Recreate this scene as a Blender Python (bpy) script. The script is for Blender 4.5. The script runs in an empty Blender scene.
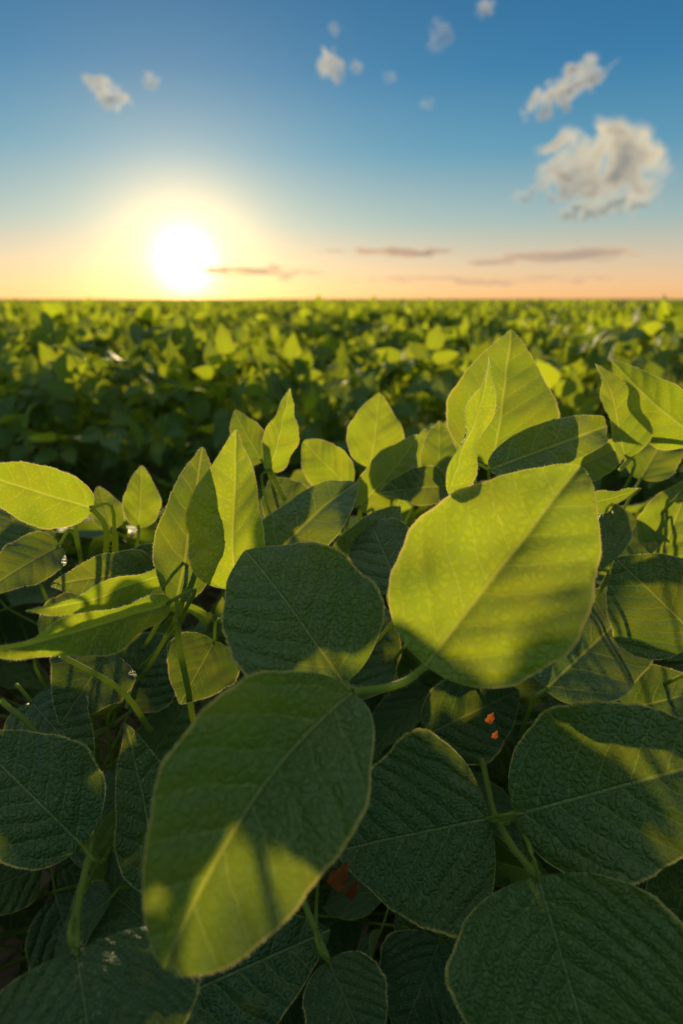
import bpy, math, random
import numpy as np
from mathutils import Vector, Quaternion
random.seed(7); rng=np.random.default_rng(7)
S=bpy.context.scene
S.view_settings.view_transform='Standard'; S.view_settings.look='None'; S.view_settings.exposure=0
EYE=0.95; PITCH=math.radians(18.8); F=626.0
CAM=np.array([0,0,EYE])
cd=bpy.data.cameras.new("camera"); cam=bpy.data.objects.new("camera",cd); S.collection.objects.link(cam)
cam.location=(0,0,EYE); cam.rotation_euler=(math.pi/2-PITCH,0,0)
cd.sensor_fit='VERTICAL'; cd.sensor_height=36; cd.sensor_width=36; cd.lens=22
cd.clip_start=0.01; cd.clip_end=20000
cd.dof.use_dof=True; cd.dof.focus_distance=0.32; cd.dof.aperture_fstop=6.3
S.camera=cam
# points are image pixel x, y and depth along the view in metres;
# this unprojects one through the camera to world metres
def P(x,y,d):
    rx=(x-341.5)/F; ry=(512-y)/F
    c,s=math.cos(PITCH),math.sin(PITCH)
    return np.array([rx*d,(c+ry*s)*d,EYE+(ry*c-s)*d])
SUN_AZ=math.radians(-13.1); SUN_EL=math.radians(8.0)
def sdir(el): return Vector((math.sin(SUN_AZ)*math.cos(el),math.cos(SUN_AZ)*math.cos(el),math.sin(el)))
# ---------- node helper
class N:
    def __init__(s,nt): s.nt=nt; nt.nodes.clear()
    def n(s,t,**k):
        nd=s.nt.nodes.new(t)
        for a,b in k.items(): setattr(nd,a,b)
        return nd
    def l(s,a,b): s.nt.links.new(a,b)
    def m(s,op,a,b=None,c=None,clamp=False):
        nd=s.nt.nodes.new('ShaderNodeMath'); nd.operation=op; nd.use_clamp=clamp
        for i,v in enumerate((a,b,c)):
            if v is None: continue
            if isinstance(v,(int,float)): nd.inputs[i].default_value=v
            else: s.l(v,nd.inputs[i])
        return nd.outputs[0]
    def mr(s,v,a,b,c,d,smooth=True):
        nd=s.nt.nodes.new('ShaderNodeMapRange'); nd.interpolation_type='SMOOTHSTEP' if smooth else 'LINEAR'
        s.l(v,nd.inputs[0])
        for i,q in enumerate((a,b,c,d)): nd.inputs[i+1].default_value=q
        return nd.outputs[0]
    def mix(s,f,a,b,bt='MIX'):
        nd=s.nt.nodes.new('ShaderNodeMix'); nd.data_type='RGBA'; nd.blend_type=bt
        for i,v in ((0,f),(6,a),(7,b)):
            if isinstance(v,(int,float)): nd.inputs[i].default_value=v
            elif isinstance(v,tuple): nd.inputs[i].default_value=(*v,1)
            else: s.l(v,nd.inputs[i])
        return nd.outputs[2]
def mat(name):
    m=bpy.data.materials.new(name); m.use_nodes=True; return m,N(m.node_tree)
# ---------- leaf material
def leaf_mat(name,far=False):
    m,g=mat(name)
    uv=g.n('ShaderNodeUVMap',uv_map='phys'); uv2=g.n('ShaderNodeUVMap',uv_map='norm')
    at=g.n('ShaderNodeAttribute',attribute_name='tone')
    sc=g.n('ShaderNodeSeparateColor'); g.l(at.outputs['Color'],sc.inputs[0]); tone,hue,seed=sc.outputs
    sp=g.n('ShaderNodeSeparateXYZ'); g.l(uv.outputs[0],sp.inputs[0])
    sp2=g.n('ShaderNodeSeparateXYZ'); g.l(uv2.outputs[0],sp2.inputs[0])
    cmb=g.n('ShaderNodeCombineXYZ'); g.l(sp.outputs[0],cmb.inputs[0]); g.l(sp.outputs[1],cmb.inputs[1]); g.l(g.m('MULTIPLY',seed,50.0),cmb.inputs[2])
    def noise(scale,det=2,dist=0):
        nd=g.n('ShaderNodeTexNoise'); nd.inputs['Scale'].default_value=scale; nd.inputs['Detail'].default_value=det
        g.l(cmb.outputs[0],nd.inputs['Vector']); return nd.outputs[0]
    x=g.m('SUBTRACT',sp.outputs[0],0.5); ax=g.m('ABSOLUTE',x)
    p=g.m('SUBTRACT',g.m('SUBTRACT',sp.outputs[1],g.m('MULTIPLY',ax,0.62)),g.m('MULTIPLY',g.m('MULTIPLY',ax,ax),1.0))
    p=g.m('ADD',p,g.m('MULTIPLY',g.m('SIGN',x),0.028))
    if not far: p=g.m('ADD',p,g.m('MULTIPLY',g.m('SUBTRACT',noise(4,3),0.5),0.11))
    t=g.m('FRACT',g.m('MULTIPLY',g.m('ADD',p,2.0),7.0)); dl=g.m('ABSOLUTE',g.m('SUBTRACT',t,0.5))
    lat=g.mr(dl,0.005,0.055,1,0); mid=g.mr(ax,0.004,0.012,1,0)
    lat=g.m('MULTIPLY',lat,g.mr(ax,0.0,0.34,1.0,0.35,False))
    vein=g.m('MAXIMUM',g.m('MULTIPLY',lat,0.7),mid)
    if not far:
        vo=g.n('ShaderNodeTexVoronoi',feature='DISTANCE_TO_EDGE'); vo.inputs['Scale'].default_value=30
        wv=g.n('ShaderNodeTexNoise'); wv.inputs['Scale'].default_value=25; g.l(cmb.outputs[0],wv.inputs['Vector'])
        va=g.n('ShaderNodeVectorMath',operation='MULTIPLY_ADD'); g.l(wv.outputs['Color'],va.inputs[0]); va.inputs[1].default_value=(.03,.03,0); g.l(cmb.outputs[0],va.inputs[2])
        g.l(va.outputs[0],vo.inputs['Vector']); fine=g.mr(vo.outputs['Distance'],0.0,0.1,1,0); fd=g.mr(vo.outputs['Distance'],0.0,0.32,0,1)
        vein=g.m('MAXIMUM',vein,g.m('MULTIPLY',fine,0.25))
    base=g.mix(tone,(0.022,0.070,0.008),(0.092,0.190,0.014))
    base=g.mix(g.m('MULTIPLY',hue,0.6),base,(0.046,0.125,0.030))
    blot=g.mr(noise(3.5,2 if far else 4),0.35,0.7,0,1)
    base=g.mix(g.m('MULTIPLY',blot,0.35),base,(0.07,0.13,0.012))
    if not far: base=g.mix(g.m('MULTIPLY',g.m('SUBTRACT',1.0,fd),0.25),base,(0.008,0.03,0.006))
    base=g.mix(g.m('MULTIPLY',vein,0.65),base,(0.19,0.29,0.07))
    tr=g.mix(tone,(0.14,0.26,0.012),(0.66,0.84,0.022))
    tr=g.mix(g.m('MULTIPLY',blot,0.35),tr,(0.76,0.62,0.03))
    if not far: tr=g.mix(g.m('MULTIPLY',g.m('SUBTRACT',1.0,fd),0.30),tr,(0.22,0.40,0.012))
    tr=g.mix(g.m('MULTIPLY',vein,0.6),tr,(0.9,0.95,0.14))
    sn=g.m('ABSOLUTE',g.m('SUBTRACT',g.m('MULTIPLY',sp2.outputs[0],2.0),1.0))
    edge=g.mr(sn,0.955,0.995,0,1)  # pale leaf margin, brightened in colour to stand in for golden rim light
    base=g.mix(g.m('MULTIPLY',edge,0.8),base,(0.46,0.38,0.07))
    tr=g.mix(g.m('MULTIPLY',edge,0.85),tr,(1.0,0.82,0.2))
    pr=g.n('ShaderNodeBsdfPrincipled'); tl=g.n('ShaderNodeBsdfTranslucent')
    if not far:
        spot=g.mr(noise(38,2),0.70,0.77,0,1)
        base=g.mix(g.m('MULTIPLY',spot,0.6),base,(0.16,0.10,0.03))
        dome=g.m('SINE',g.m('MULTIPLY',dl,math.pi))
        h=g.m('ADD',g.m('MULTIPLY',dome,0.55),g.m('MULTIPLY',fd,0.26)); h=g.m('SUBTRACT',h,g.m('MULTIPLY',mid,0.6))
        h=g.m('ADD',h,g.m('MULTIPLY',noise(9,3),0.9))
        bp=g.n('ShaderNodeBump'); bp.inputs['Strength'].default_value=1.0; bp.inputs['Distance'].default_value=0.0027; g.l(h,bp.inputs['Height'])
        g.l(bp.outputs[0],pr.inputs['Normal'])
        g.l(g.mr(noise(20,2),0.3,0.7,0.42,0.58),pr.inputs['Roughness']); pr.inputs['Specular IOR Level'].default_value=0.5
        pr.inputs['Sheen Weight'].default_value=.10
    else: pr.inputs['Roughness'].default_value=.62; pr.inputs['Specular IOR Level'].default_value=0.4
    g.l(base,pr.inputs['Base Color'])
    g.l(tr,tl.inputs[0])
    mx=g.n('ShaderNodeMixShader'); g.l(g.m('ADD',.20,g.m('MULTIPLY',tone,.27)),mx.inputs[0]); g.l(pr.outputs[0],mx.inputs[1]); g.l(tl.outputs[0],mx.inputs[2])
    o=g.n('ShaderNodeOutputMaterial'); g.l(mx.outputs[0],o.inputs[0]); return m
def simple_mat(name,c1,c2,scale,rough=0.6,trans=None,bump=0.001):
    m,g=mat(name); tc=g.n('ShaderNodeTexCoord'); nz=g.n('ShaderNodeTexNoise'); nz.inputs['Scale'].default_value=scale; nz.inputs['Detail'].default_value=4
    g.l(tc.outputs['Object'],nz.inputs['Vector'])
    pr=g.n('ShaderNodeBsdfPrincipled'); g.l(g.mix(g.mr(nz.outputs[0],0.35,0.65,0,1),c1,c2),pr.inputs['Base Color']); pr.inputs['Roughness'].default_value=rough
    pr.inputs['Specular IOR Level'].default_value=0.3
    if bump:
        bp=g.n('ShaderNodeBump'); bp.inputs['Distance'].default_value=bump; g.l(nz.outputs[0],bp.inputs['Height']); g.l(bp.outputs[0],pr.inputs['Normal'])
    o=g.n('ShaderNodeOutputMaterial'); sh=pr.outputs[0]
    if trans:
        tl=g.n('ShaderNodeBsdfTranslucent'); tl.inputs[0].default_value=(*trans,1); mx=g.n('ShaderNodeMixShader'); mx.inputs[0].default_value=0.5
        g.l(sh,mx.inputs[1]); g.l(tl.outputs[0],mx.inputs[2]); sh=mx.outputs[0]
    g.l(sh,o.inputs[0]); return m
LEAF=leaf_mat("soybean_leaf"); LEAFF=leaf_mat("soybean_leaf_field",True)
STEM=simple_mat("soybean_stem",(0.13,0.22,0.03),(0.19,0.26,0.05),60,0.6,(0.5,0.6,0.1),0)
HAIR=simple_mat("leaf_hair",(0.5,0.48,0.25),(0.6,0.56,0.3),60,0.5,(1,.95,0.55),0)
DRY=simple_mat("dry_leaf",(0.12,0.04,0.012),(0.26,0.08,0.018),80,0.85,(0.4,0.11,0.02))
MATS=[LEAF,STEM,HAIR,DRY]; MATSF=[LEAFF,STEM,HAIR,DRY]
# ---------- mesh builder
class MB:
    def __init__(s): s.v=[];s.f=[];s.u=[];s.w=[];s.c=[];s.mi=[];s.n=0
    def add(s,v,f,u,w,c,mi):
        s.v.append(v); s.f.append(f+s.n); s.u.append(u); s.w.append(w); s.c.append(np.tile(np.array(c,float),(len(v),1))); s.mi.append(np.full(len(f),mi)); s.n+=len(v)
    def build(s,name,link=True,mats=MATS):
        V=np.concatenate(s.v); U=np.concatenate(s.u); W=np.concatenate(s.w); C=np.concatenate(s.c); MI=np.concatenate(s.mi)
        Fc=np.concatenate(s.f)
        me=bpy.data.meshes.new(name); nf=len(Fc)
        me.vertices.add(len(V)); me.vertices.foreach_set('co',V.astype(np.float32).ravel())
        tri=Fc[:,3]<0
        cnt=np.where(tri,3,4); start=np.concatenate([[0],np.cumsum(cnt)[:-1]])
        mask=np.ones((nf,4),bool); mask[tri,3]=False
        li=Fc[mask]
        me.loops.add(len(li)); me.loops.foreach_set('vertex_index',li.astype(np.int32))
        me.polygons.add(nf); me.polygons.foreach_set('loop_start',start.astype(np.int32))
        me.polygons.foreach_set('material_index',MI.astype(np.int32)); me.polygons.foreach_set('use_smooth',np.ones(nf,bool))
        me.update(calc_edges=True)
        for nm,D in (('phys',U),('norm',W)):
            l=me.uv_layers.new(name=nm); l.data.foreach_set('uv',D[li].astype(np.float32).ravel())
        a=me.color_attributes.new('tone','FLOAT_COLOR','POINT'); a.data.foreach_set('color',np.hstack([C,np.ones((len(C),1))]).astype(np.float32).ravel())
        for m in mats: me.materials.append(m)
        ob=bpy.data.objects.new(name,me)
        if link: S.collection.objects.link(ob)
        return ob
    def add_tri(s,v,f):
        n=len(v); ff=f.copy(); ff[:,:3]+=s.n; s.v.append(v); s.f.append(ff); s.u.append(np.zeros((n,2))); s.w.append(np.zeros((n,2))); s.c.append(np.zeros((n,3))); s.mi.append(np.full(len(f),2)); s.n+=n
def nrmz(a): return a/(np.linalg.norm(a)+1e-12)
_grid={}
def gridfaces(nu,nv):
    if (nu,nv) not in _grid:
        i=np.arange(nv)[:,None]*(nu+1)+np.arange(nu)[None,:]; i=i.ravel()
        _grid[(nu,nv)]=np.stack([i,i+1,i+nu+2,i+nu+1],1)
    return _grid[(nu,nv)]
def leaf(mb,base,tip,nrm,W,tone,hue,nu=6,nv=8,bow=0.05,cup=0.15,wave=0.01,b=0.95,a=0.5,curl=0.0,quilt=0.0,hair=0,mi=0,side=0.0):
    base=np.array(base,float); tip=np.array(tip,float); L=np.linalg.norm(tip-base); Y=(tip-base)/L
    Z=nrmz(nrm-Y*np.dot(nrm,Y)); X=np.cross(Y,Z)
    t=np.linspace(0,1,nv+1); v=(1-np.cos(np.pi*t))/2; v=0.6*v+0.4*t
    s=np.linspace(-1,1,nu+1); V,Sg=np.meshgrid(v,s,indexing='ij')
    pk=a/(a+b); w=(np.clip(V,0,1)**a*np.clip(1-V,0,1)**b)/(pk**a*(1-pk)**b)
    w=np.maximum(w,0.012)
    ph=random.random()*6.28
    asym=1+random.uniform(-.08,.08)*np.sign(Sg)
    edgew=1+0.02*np.sin(V*17+ph)+0.014*np.sin(V*31+2*ph+Sg)+.006*np.sin(V*77+ph*5+2*Sg)
    x=Sg*w*W/2*asym*edgew
    ax=np.abs(x)/L
    z=bow*4*V*(1-V)*L+cup*(np.abs(Sg)**1.35)*w*W/2
    z=z+wave*L*np.sin(6.28*1.9*V+ph+1.4*(Sg>0))*np.abs(Sg)**2*w*2
    z=z-curl*L*np.clip(V-.55,0,1)**2*3+0.02*L*np.sin(5*V+ph)*V*(1-V)*4
    if quilt>0:
        p=V-.62*ax-1.0*ax**2+.028*np.sign(x); d=np.abs(((p+2)*7.0)%1-.5)*2
        z=z+quilt*.8*L*(np.sin(np.pi/2*d)-.5)*np.clip(ax/.06,0,1)*np.clip((1-np.abs(Sg))*6,.25,1)
        z=z-quilt*L*.8*np.exp(-(ax/.02)**2)
        for _ in range(8):
            k1,k2,p1=random.uniform(-26,26),random.uniform(-26,26),random.uniform(0,6.28)
            z=z+quilt*.34*L*np.sin(k1*x/L+k2*V+p1)
    yy=V*L; x2=x+side*4*V*(1-V)*L
    co=base+X*x2[...,None]+Y*yy[...,None]+Z*z[...,None]
    co=co.reshape(-1,3)
    U=np.stack([x/L+.5,V],-1).reshape(-1,2); Wn=np.stack([Sg*.5+.5,V],-1).reshape(-1,2)
    sd=random.random()
    mb.add(co,gridfaces(nu,nv),U,Wn,(tone,hue,sd),mi)
    if hair:
        G=co.reshape(nv+1,nu+1,3); vs=[]
        for k in range(hair):
            sidei=random.choice((0,nu)); i=random.uniform(1,nv-1); i0=int(i); fr=i-i0
            p0=G[i0,sidei]*(1-fr)+G[i0+1,sidei]*fr
            out=X*(1 if sidei else -1)*random.uniform(.5,1)+Y*random.uniform(0,.7)+Z*random.uniform(-.7,.7); out=nrmz(out)
            l=random.uniform(.0004,.0011); q=Y*0.00005
            vs+= [p0-q,p0+q,p0+out*l]
        vs=np.array(vs); f=np.arange(len(vs)).reshape(-1,3); f=np.hstack([f,np.full((len(f),1),-1-10**9)])
        mb.add_tri(vs,f)
def tube(mb,pts,r0,r1,ns=6,seg=4,hair=0):
    pts=[np.array(p,float) for p in pts]; q=[]
    pp=[2*pts[0]-pts[1]]+pts+[2*pts[-1]-pts[-2]]
    for i in range(1,len(pp)-2):
        for k in range(seg):
            t=k/seg; a,b,c,d=pp[i-1:i+3]
            q.append(.5*((2*b)+(c-a)*t+(2*a-5*b+4*c-d)*t*t+(3*b-a-3*c+d)*t**3))
    q.append(pts[-1]); q=np.array(q); n=len(q); co=[]
    ref=np.array([.31,.87,.2])
    for i in range(n):
        T=nrmz(q[min(i+1,n-1)]-q[max(i-1,0)]); A=nrmz(np.cross(T,ref)); B=np.cross(T,A); r=r0+(r1-r0)*i/(n-1)
        for k in range(ns):
            an=2*math.pi*k/ns; co.append(q[i]+r*(math.cos(an)*A+math.sin(an)*B))
    f=[[i*ns+k,i*ns+(k+1)%ns,(i+1)*ns+(k+1)%ns,(i+1)*ns+k] for i in range(n-1) for k in range(ns)]
    co=np.array(co); mb.add(co,np.array(f),np.zeros((len(co),2)),np.zeros((len(co),2)),(.5,.5,.5),1)
    if hair:
        vs=[]
        for k in range(hair):
            i=random.randrange(len(co)); c=q[i//ns]; o=nrmz(co[i]-c+np.array([random.uniform(-.3,.3)*r0 for _ in range(3)]))
            p0=co[i]+(q[min(i//ns+1,n-1)]-c)*random.random(); e=np.cross(o,[0,0,1.])*.00006
            vs+=[p0-e,p0+e,p0+o*random.uniform(.001,.0022)]
        vs=np.array(vs); f=np.arange(len(vs)).reshape(-1,3); f=np.hstack([f,np.full((len(f),1),-1-10**9)]); mb.add_tri(vs,f)
# ---------- trifoliate
def rot(v,k,a): return v*math.cos(a)+np.cross(k,v)*math.sin(a)+k*np.dot(k,v)*(1-math.cos(a))
def trifol(mb,e,stem,out,nrm,size,tone,nu,nv,accept=None,quilt=0,ns=4,seg=3):
    out=nrmz(out-nrm*np.dot(out,nrm)); made=0
    for ang,sz in ((0,1.0),(1.25,.88),(-1.25,.88)):
        d=rot(out,nrm,ang+random.uniform(-.2,.2)); n2=nrmz(nrm+np.array([random.gauss(0,.3) for _ in range(3)])+d*random.uniform(-.1,.5))
        d=nrmz(d-n2*np.dot(d,n2)); L=size*sz*random.uniform(.85,1.12)
        b0=e+out*(.018*size/.08 if ang==0 else .002)+d*.006; tp=b0+d*L
        if accept and not (accept(tp) and accept(b0) and accept((b0+tp)/2)): continue
        made+=1
        leaf(mb,b0,tp,n2,L*random.uniform(.54,.72),min(1,max(0,tone+random.gauss(0,.12))),random.random(),nu,nv,bow=random.uniform(-.02,.12),cup=random.uniform(-.15,.4),wave=random.uniform(.005,.03),b=random.uniform(.95,1.2),curl=random.uniform(-.05,.2),quilt=quilt)
        tube(mb,[e,b0+d*.003],.0009,.0007,ns,1)
    if made:
        m=(e+stem)/2+np.array([0,0,-.02])+out*.01
        tube(mb,[stem,m,e],.0013,.0009,ns,seg)
def plant(mb,cx,cy,H,R,n,accept=None,nu=4,nv=6,quilt=0,elong=1.0,size=(.065,.1),upf=.22):
    tube(mb,[(cx,cy,0),(cx+.01,cy-.01,H*.4),(cx-.01,cy+.01,H*.9)],.005,.002,6,4)
    for i in range(n):
        a=random.uniform(0,6.283); u=random.random(); r=R*math.sqrt(u); rr=r/R
        top=random.random()<.62
        hz=H*(1-.28*rr**3)-abs(random.gauss(0,.03)) if top else H*(1-.28*rr**3)*random.uniform(.3,.92)
        if not top: r=R*random.uniform(.55,1.02)
        o=np.array([math.cos(a)*elong,math.sin(a),0]); e=np.array([cx,cy,0])+o*r+np.array([0,0,hz])
        if accept and not accept(e): continue
        up=random.random()<upf and top
        o=nrmz(o)
        if up: nrm=nrmz(o*1.0+np.array([random.gauss(0,.5),random.gauss(0,.5),random.uniform(0,.5)])); out=np.array([random.gauss(0,.3),random.gauss(0,.3),1.])
        else: nrm=nrmz(np.array([random.gauss(0,.38),random.gauss(0,.38),1.])+o*(.25+.8*(0 if top else 1)*random.random()+rr*.4)); out=o+np.array([random.gauss(0,.5),random.gauss(0,.5),-.1])
        st=np.array([cx,cy,max(.05,min(H*.85,hz-random.uniform(.08,.2)))])
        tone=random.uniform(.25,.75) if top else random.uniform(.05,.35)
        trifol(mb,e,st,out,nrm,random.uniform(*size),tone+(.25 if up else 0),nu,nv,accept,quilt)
# ---------- foreground row
PL=[(-.62,.40),(-.40,.44),(-.20,.42),(-.02,.46),(.15,.43),(.33,.46),(.52,.42),(.72,.45)]
Dx=[-1,.1,.2,.3,.4,.5,.65,.8,2]; Dz=[.42,.40,.35,.265,.22,.185,.18,.22,.3]
def acc(p): return p[2]<EYE-np.interp(p[1],Dx,Dz)
mbs=[MB() for _ in PL]
for i,(cx,cy) in enumerate(PL):
    inside=abs(cx)<.55
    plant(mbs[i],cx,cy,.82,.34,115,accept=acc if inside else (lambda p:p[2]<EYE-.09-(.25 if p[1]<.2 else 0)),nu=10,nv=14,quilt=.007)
# nearest leaflets: base (pixel x,y,depth), tip (pixel x,y,depth), width in pixels, roll deg, bow, cup, tone, hue, taper
H=[  # tone paints in shade and backlight, hue the sky sheen, leaf by leaf
(354,692,.245, 164,970,.185,178,-14,.07,.46,.6,.7,.62),
(345,684,.27, 244,548,.315,152,8,.06,.16,.5,.9,.92),
(425,666,.25, 582,462,.27,184,-8,.03,.14,1.0,.0,.86),
(450,494,.268, 491,356,.285,25,62,.02,.2,1.0,.0,1.0),
(492,466,.42, 512,328,.43,104,10,.06,.25,.68,.0,1.1),
(488,470,.36, 612,424,.43,46,0,.10,.10,.45,.9,1.0),
(236,590,.33, 234,428,.34,76,-26,.03,.35,1.0,.0,1.05),
(176,602,.325, 203,446,.35,62,14,.04,.25,.4,.9,.95),
(268,472,.42, 292,388,.43,32,35,.02,.35,.9,.1,1.1),
(262,462,.45, 234,410,.46,36,-30,.02,.2,.5,.6,1.0),
(93,508,.36, -38,466,.33,60,-12,.08,.1,.85,.1,.9),
(138,528,.42, 142,465,.43,35,15,.03,.2,.75,.2,.95),
(112,530,.44, 98,486,.45,30,15,.03,.15,.6,.2,.95),
(166,574,.33, 26,612,.28,32,-38,.05,.3,.85,.1,1.1),
(170,602,.30, -30,655,.25,44,-35,.06,.3,.75,.2,1.1),
(60,545,.36, -30,600,.31,50,10,.06,.1,.35,.8,1.0),
(158,572,.36, 50,585,.33,52,10,.10,.1,.4,.9,1.0),
(370,468,.48, 380,392,.49,56,12,.03,.1,.85,.1,.95),
(350,488,.46, 303,441,.47,46,-10,.04,.1,.8,.1,.75),
(358,508,.42, 420,434,.45,48,20,.05,.1,.7,.2,1.0),
(242,588,.33, 360,480,.41,60,-12,.10,.15,.4,.9,1.0),
(332,570,.37, 403,505,.42,44,10,.08,.1,.35,.9,1.0),
(448,486,.45, 380,492,.42,40,10,.05,.1,.35,.9,.9),
(626,458,.40, 597,362,.42,36,45,.04,.45,.75,.0,1.05),
(700,440,.40, 610,360,.42,56,-20,.06,.25,.9,.0,1.05),
(566,472,.44, 628,444,.46,38,0,.05,.1,.8,.0,1.0),
(572,505,.38, 643,490,.38,20,45,.04,.1,.55,.3,1.0),
(700,640,.33, 616,558,.35,112,5,.06,.15,.25,.4,.85),
(660,560,.42, 690,480,.43,60,10,.05,.1,.75,.1,.9),
(515,815,.31, 745,752,.29,164,0,.05,.2,.25,.4,.85),
(538,876,.27, 610,1120,.23,240,0,.04,.15,.4,.2,.75),
(490,818,.31, 333,852,.33,176,5,.06,.15,.12,.4,1.1),
(82,845,.30, -30,735,.31,116,0,.05,.15,.08,.4,.9),
(160,890,.32, 126,722,.34,70,18,.05,.2,.12,.5,1.1),
(76,950,.24, 100,1110,.2,230,0,.03,.08,.15,.2,.6),
(328,960,.29, 372,1060,.27,86,0,.05,.1,.15,.5,.8),
(150,1010,.33, 330,930,.35,120,0,.05,.1,.05,.5,.9),
(585,720,.36, 705,690,.37,80,0,.05,.1,.15,.6,.8),
(438,482,.46, 440,420,.48,36,10,.03,.1,.6,.2,.9),
(422,478,.5, 428,428,.52,34,20,.03,.1,.8,.1,.9),
(582,470,.47, 566,420,.48,48,10,.03,.1,.5,.2,1.0),
(30,560,.42, 5,505,.44,60,10,.03,.1,.4,.4,.9),
(118,600,.35, 175,545,.38,56,10,.06,.1,.2,.7,.9),
(600,570,.36, 575,500,.42,86,0,.06,.1,.15,.5,.9),
(545,690,.33, 640,600,.40,106,0,.06,.1,.1,.5,.9),
(400,590,.34, 370,520,.40,76,0,.06,.1,.15,.6,.9),
(445,470,.52, 470,408,.54,40,10,.03,.1,.7,.2,.9),
(640,480,.46, 670,428,.48,50,0,.05,.1,.5,.3,.9),
(300,520,.44, 270,478,.46,50,0,.05,.1,.3,.4,.9),
(60,490,.50, 30,518,.52,50,0,.05,.1,.4,.4,.9),
(215,640,.36, 180,704,.34,76,0,.06,.1,.15,.5,1.0),
(110,650,.38, 60,724,.34,86,0,.06,.1,.1,.5,1.0),
(470,640,.36, 520,560,.42,90,0,.06,.1,.1,.5,.9),
(30,700,.36, 90,770,.33,80,0,.06,.2,.05,.5,.9),
(440,940,.34, 400,1040,.32,100,0,.06,.1,.05,.5,.9),
(640,520,.44, 610,560,.42,60,0,.06,.2,.25,.5,.9),
(480,705,.42, 565,610,.46,120,0,.06,.1,.1,.5,.9),  # dark leaflets from here down, added to block sun from the lower leaves
(410,640,.42, 475,560,.47,104,0,.06,.1,.1,.5,.9),
(425,735,.37, 520,690,.39,84,0,.06,.1,.08,.5,.9),
(330,690,.40, 385,605,.45,100,0,.06,.1,.1,.5,.9),
(50,655,.40, 118,595,.45,84,0,.06,.1,.1,.5,.9),
(120,705,.40, 176,635,.44,80,0,.06,.1,.1,.5,.9),
(560,720,.40, 650,650,.44,100,0,.06,.1,.1,.5,.9),
]
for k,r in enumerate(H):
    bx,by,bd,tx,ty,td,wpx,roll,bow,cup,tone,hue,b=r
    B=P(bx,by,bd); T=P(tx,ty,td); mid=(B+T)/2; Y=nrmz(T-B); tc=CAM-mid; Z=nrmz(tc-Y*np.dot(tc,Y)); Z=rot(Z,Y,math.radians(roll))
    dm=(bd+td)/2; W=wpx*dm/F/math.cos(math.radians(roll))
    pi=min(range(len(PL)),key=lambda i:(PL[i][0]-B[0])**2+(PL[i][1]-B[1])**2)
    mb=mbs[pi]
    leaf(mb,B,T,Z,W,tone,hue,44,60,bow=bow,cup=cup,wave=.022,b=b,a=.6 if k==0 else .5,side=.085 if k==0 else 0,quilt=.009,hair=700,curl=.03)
    if k in (0,1,2,3): continue
    st=np.array([PL[pi][0],PL[pi][1],max(.2,B[2]-.13)])
    a0=B-Y*.012; m=(a0+st)/2+np.array([0,.01,-.03])
    tube(mb,[B+Y*.002,a0,m,st],.0009,.0013,8,5,hair=60)
m=mbs[3]
TB=[
[(425,666,.25),(408,680,.252),(385,688,.252),(354,692,.25)],
[(345,684,.27),(350,690,.26),(354,692,.25)],
[(354,692,.25),(345,715,.29),(330,790,.36)],
[(195,560,.34),(178,625,.33),(188,690,.34),(200,760,.38)],
[(515,815,.31),(497,820,.312),(482,760,.35)],
[(538,876,.27),(515,850,.29),(497,820,.312)],
[(76,950,.24),(78,905,.26),(90,850,.3),(100,800,.36)],
[(328,960,.29),(305,905,.31),(290,860,.35)],
[(285,500,.43),(270,470,.42)],
[(92,508,.36),(106,530,.37),(104,575,.40)],
[(60,655,.33),(120,690,.34),(150,730,.36)],
[(0,700,.33),(40,740,.33),(85,850,.31)],
[(620,470,.40),(650,440,.41),(690,436,.42)],
]
for i,t in enumerate(TB):
    pts=[P(*q) for q in t]
    if i==2: pts.append(np.array((-.02,.46,.5)))
    tube(m,pts,.0015,.0017,8,6,hair=140)
for (x,y,d,s) in ((486,722,.30,.006),(492,738,.30,.0045),(330,885,.30,.014),(345,896,.305,.010)):
    c=P(x,y,d); leaf(m,c,c+np.array([s*.6,.3*s,s*.7]),np.array([.3,-1,.6]),s*.7,.5,.5,8,10,cup=.6,wave=.08,mi=3)
for i,mb in enumerate(mbs): mb.build("soybean_plant")
# ---------- field: instanced clumps
col=bpy.data.collections.new("soybean_clumps")
NV=6
for i in range(NV):
    mb=MB()
    for cx,cy in ((-.14,.0),(.14,.03)):
        plant(mb,cx,cy,random.uniform(.80,.86),.27,70,nu=4,nv=6,size=(.055,.085),upf=.3)
    col.objects.link(mb.build("soybean_clump_variant",link=False,mats=MATSF))
pts=[];rots=[];scl=[];idx=[]
def put(x,y,h=1.0):
    pts.append((x,y,0)); rots.append((0,0,random.choice((0,math.pi))+random.gauss(0,.25))); k=random.uniform(.9,1.08); scl.append((k,k,h*random.uniform(.91,1.075))); idx.append(random.randrange(NV))
y=1.42
while y<46:
    hw=y*.62+1.2; st=.42 if y<12 else (.6 if y<25 else .9); x=-hw
    while x<hw: put(x+random.uniform(-.08,.08),y+random.uniform(-.07,.07)); x+=st
    y+=.68 if y<14 else (.9 if y<25 else 1.4)
for x in np.arange(1.1,3.2,.42):
    put(x,.45); put(-x,.45)
for yy in (-.75,-1.4,-2.0):
    for x in np.arange(-2.5,2.6,.42): put(x,yy,.95)
me=bpy.data.meshes.new("soybean_field"); me.from_pydata(pts,[],[])
for nm,tp,fld,dat in (('rot','FLOAT_VECTOR','vector',rots),('scl','FLOAT_VECTOR','vector',scl)):
    a=me.attributes.new(nm,tp,'POINT'); a.data.foreach_set(fld,np.array(dat,dtype=np.float32).ravel())
a=me.attributes.new('idx','INT','POINT'); a.data.foreach_set('value',np.array(idx,dtype=np.int32))
fo=bpy.data.objects.new("soybean_field",me); S.collection.objects.link(fo)
ng=bpy.data.node_groups.new("scatter_clumps",'GeometryNodeTree')
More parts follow.
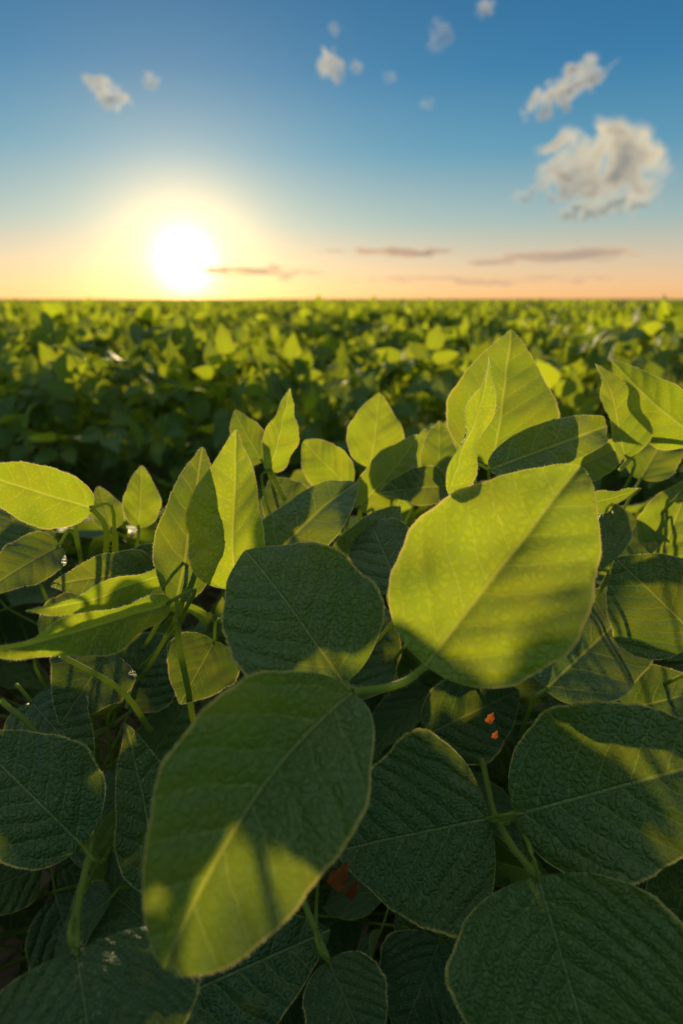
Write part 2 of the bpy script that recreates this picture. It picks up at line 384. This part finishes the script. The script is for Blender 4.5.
ng.interface.new_socket('Geometry',in_out='INPUT',socket_type='NodeSocketGeometry'); ng.interface.new_socket('Geometry',in_out='OUTPUT',socket_type='NodeSocketGeometry')
gi=ng.nodes.new('NodeGroupInput'); go=ng.nodes.new('NodeGroupOutput'); ip=ng.nodes.new('GeometryNodeInstanceOnPoints'); ci=ng.nodes.new('GeometryNodeCollectionInfo')
ci.inputs['Collection'].default_value=col; ci.inputs['Separate Children'].default_value=True; ci.inputs['Reset Children'].default_value=True
def na(n,t):
    nd=ng.nodes.new('GeometryNodeInputNamedAttribute'); nd.data_type=t; nd.inputs[0].default_value=n; return nd.outputs[0]
ng.links.new(gi.outputs[0],ip.inputs['Points']); ng.links.new(ci.outputs[0],ip.inputs['Instance']); ip.inputs['Pick Instance'].default_value=True
ng.links.new(na('idx','INT'),ip.inputs['Instance Index']); ng.links.new(na('rot','FLOAT_VECTOR'),ip.inputs['Rotation']); ng.links.new(na('scl','FLOAT_VECTOR'),ip.inputs['Scale'])
ng.links.new(ip.outputs[0],go.inputs[0]); md=fo.modifiers.new("scatter",'NODES'); md.node_group=ng
# ---------- distant crop canopy and soil
def sheet(name,ys,xsf,zf,m):
    vs=[];nx=60
    for yv in ys:
        for i in range(nx+1):
            xx=(i/nx-.5)*2*xsf(yv); vs.append((xx,yv,zf(xx,yv)))
    me=bpy.data.meshes.new(name); me.from_pydata(vs,[],gridfaces(nx,len(ys)-1).tolist()); me.materials.append(m)
    for p in me.polygons: p.use_smooth=True
    o=bpy.data.objects.new(name,me); S.collection.objects.link(o)
ys=list(np.geomspace(42,6000,140))
CAN=simple_mat("distant_canopy",(0.03,0.07,0.012),(0.10,0.14,0.02),1.5,.8,(.5,.6,.05),.2)
sheet("distant_soybean_crop",ys,lambda y:y*1.2+30,lambda x,y:.78+random.uniform(-.08,.08),CAN)
SOIL=simple_mat("soil",(0.05,0.032,0.02),(0.10,0.07,0.045),30,.95,None,.01)
me=bpy.data.meshes.new("ground"); R=8000; me.from_pydata([(-R,-R,0),(R,-R,0),(R,R,0),(-R,R,0)],[],[(0,1,2,3)]); me.materials.append(SOIL)
o=bpy.data.objects.new("ground",me); S.collection.objects.link(o)
# ---------- clouds
def cloud(x,y,wpx,hpx,tilt,dens=1.0,streak=False,seed=0,bias=.80,grey=0.0):
    D=3000.; c=P(x,y,D); w=wpx*D/F; h=hpx*D/F
    m,g=mat("cloud"); tc=g.n('ShaderNodeTexCoord'); sb=g.n('ShaderNodeVectorMath',operation='SUBTRACT'); g.l(tc.outputs['Generated'],sb.inputs[0]); sb.inputs[1].default_value=(.5,.5,.5)
    sp=g.n('ShaderNodeSeparateXYZ'); g.l(sb.outputs[0],sp.inputs[0])
    asp=w/h
    cb=g.n('ShaderNodeCombineXYZ'); g.l(g.m('MULTIPLY',sp.outputs[0],asp if not streak else asp*.18),cb.inputs[0]); g.l(sp.outputs[1],cb.inputs[1]); cb.inputs[2].default_value=seed*3.7
    nz=g.n('ShaderNodeTexNoise'); nz.inputs['Scale'].default_value=2.6; nz.inputs['Detail'].default_value=8; nz.inputs['Roughness'].default_value=.55; nz.inputs['Distortion'].default_value=.7; g.l(cb.outputs[0],nz.inputs['Vector'])
    r2=g.m('ADD',g.m('POWER',g.m('ABSOLUTE',g.m('MULTIPLY',sp.outputs[0],2.0)),2.0),g.m('POWER',g.m('ABSOLUTE',g.m('MULTIPLY',sp.outputs[1],2.0)),2.0))
    r=g.m('SQRT',r2)
    nn=g.m('MULTIPLY',g.m('SUBTRACT',nz.outputs[0],.5),2.8)
    dn=g.m('SUBTRACT',g.m('ADD',nn,bias),g.m('MULTIPLY',r2,.95))
    al=g.m('MULTIPLY',g.mr(dn,.22,.88,0,1),dens,clamp=True)
    al=g.m('MULTIPLY',al,g.mr(r,.7,1,1,0))
    nz2=g.n('ShaderNodeTexNoise'); nz2.inputs['Scale'].default_value=2.6; nz2.inputs['Detail'].default_value=4; g.l(cb.outputs[0],nz2.inputs['Vector'])
    sh=g.m('ADD',g.m('MULTIPLY',g.mr(dn,.45,1.1,0,1),.7),g.m('MULTIPLY',g.m('SUBTRACT',g.m('MULTIPLY',g.m('SUBTRACT',nz2.outputs[0],.5),2.2),sp.outputs[1]),1.0))
    sh=g.m('ADD',sh,grey,clamp=True)
    lit=(.80,.68,.46) if not streak else (.75,.46,.26); dk=(.30,.29,.26) if not streak else (.38,.29,.24)  # cloud's lit and shaded parts are painted into its own emission
    e=g.n('ShaderNodeEmission'); g.l(g.mix(sh,lit,dk),e.inputs[0])
    tp=g.n('ShaderNodeBsdfTransparent'); mx=g.n('ShaderNodeMixShader'); g.l(al,mx.inputs[0]); g.l(tp.outputs[0],mx.inputs[1]); g.l(e.outputs[0],mx.inputs[2])
    o=g.n('ShaderNodeOutputMaterial'); g.l(mx.outputs[0],o.inputs[0])
    n=16; vs=[]
    for j2 in range(n+1):
        for i2 in range(n+1):
            a=i2/n-.5; b=j2/n-.5; vs.append((a*w,b*h,min(w,h)*.25*max(0,1-4*(a*a+b*b))))
    me=bpy.data.meshes.new("cloud"); me.from_pydata(vs,[],gridfaces(n,n).tolist()); me.materials.append(m)
    o=bpy.data.objects.new("cloud",me); S.collection.objects.link(o); o.location=c
    z=Vector(CAM-c).normalized(); q=z.to_track_quat('Z','Y'); o.rotation_mode='QUATERNION'
    o.rotation_quaternion=q@Quaternion((0,0,1),math.radians(tilt))
CL=[(610,172,176,106,-12,1,False,1,.94,.15),(568,88,114,46,28,.85,False,2,.84,.15),(108,94,66,38,-15,.8,False,3),(151,82,26,24,0,.5,False,4),
(330,64,36,48,20,.75,False,5),(438,38,40,40,40,.25,False,6),(390,78,22,16,0,.25,False,7),(427,104,22,16,0,.25,False,8),(356,66,20,20,0,.4,False,9),
(485,6,26,26,0,.5,False,10),(336,30,22,18,0,.25,False,11),(525,196,44,24,20,.35,False,12),(600,208,120,26,6,.7,False,13,.9,.3),
(392,252,170,13,-1,.9,True,14,.9),(262,272,150,18,-2,.9,True,15,.9),(560,256,240,18,2,.7,True,17,.9),(470,280,420,14,0,.4,True,18)]
for c in CL: cloud(*c)
# ---------- world
w=bpy.data.worlds.new("World"); S.world=w; w.use_nodes=True; g=N(w.node_tree)
sky=g.n('ShaderNodeTexSky',sky_type='NISHITA'); sky.sun_disc=False; sky.sun_elevation=SUN_EL; sky.sun_rotation=SUN_AZ; sky.dust_density=.1; sky.ozone_density=3
b1=g.n('ShaderNodeBackground'); g.l(sky.outputs[0],b1.inputs[0]); b1.inputs[1].default_value=.02
tc=g.n('ShaderNodeTexCoord'); nv=g.n('ShaderNodeVectorMath',operation='NORMALIZE'); g.l(tc.outputs['Generated'],nv.inputs[0])
sp=g.n('ShaderNodeSeparateXYZ'); g.l(nv.outputs[0],sp.inputs[0])
rp=g.n('ShaderNodeValToRGB'); g.l(sp.outputs[2],rp.inputs[0]); cr=rp.color_ramp
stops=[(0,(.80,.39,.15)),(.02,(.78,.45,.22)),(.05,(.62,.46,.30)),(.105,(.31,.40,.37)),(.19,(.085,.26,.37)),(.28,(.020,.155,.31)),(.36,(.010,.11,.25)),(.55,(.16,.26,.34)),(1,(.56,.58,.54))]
cr.elements[0].position=0; cr.elements[0].color=(*stops[0][1],1); cr.elements[1].position=1; cr.elements[1].color=(*stops[-1][1],1)
for p_,c_ in stops[1:-1]:
    e=cr.elements.new(p_); e.color=(*c_,1)
gs=sdir(math.radians(3.0))
dt=g.n('ShaderNodeVectorMath',operation='DOT_PRODUCT'); g.l(nv.outputs[0],dt.inputs[0]); dt.inputs[1].default_value=gs
q=g.m('MULTIPLY',g.m('SUBTRACT',1.0,dt.outputs['Value']),2.0)
tot=rp.outputs[0]
def addglow(ex,c_):
    global tot
    vm=g.n('ShaderNodeVectorMath',operation='SCALE'); vm.inputs[0].default_value=c_; g.l(ex,vm.inputs['Scale'])
    ad=g.n('ShaderNodeVectorMath',operation='ADD'); g.l(tot,ad.inputs[0]); g.l(vm.outputs[0],ad.inputs[1]); tot=ad.outputs[0]
for sig,A,c_ in ((.033,4,(1,.83,.45)),(.09,.95,(1,.60,.16)),(.19,.26,(1,.62,.18)),(.38,.06,(.5,.85,.6))):
    addglow(g.m('MULTIPLY',g.m('EXPONENT',g.m('MULTIPLY',q,-1/sig**2)),A),c_)
hz=g.m('EXPONENT',g.m('MULTIPLY',g.m('ABSOLUTE',sp.outputs[2]),-12.0))
addglow(g.m('MULTIPLY',g.m('MULTIPLY',g.m('EXPONENT',g.m('MULTIPLY',q,-1/.36**2)),hz),.38),(1,.48,.06))
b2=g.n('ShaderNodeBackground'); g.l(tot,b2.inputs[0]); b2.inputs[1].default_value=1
ad=g.n('ShaderNodeAddShader'); g.l(b1.outputs[0],ad.inputs[0]); g.l(b2.outputs[0],ad.inputs[1])
o=g.n('ShaderNodeOutputWorld'); g.l(ad.outputs[0],o.inputs[0])
sl=bpy.data.lights.new("sun",'SUN'); sl.energy=5; sl.angle=math.radians(1.8); sl.color=(1,.75,.36)
so=bpy.data.objects.new("sun",sl); S.collection.objects.link(so); so.rotation_euler=sdir(SUN_EL).to_track_quat('Z','Y').to_euler()
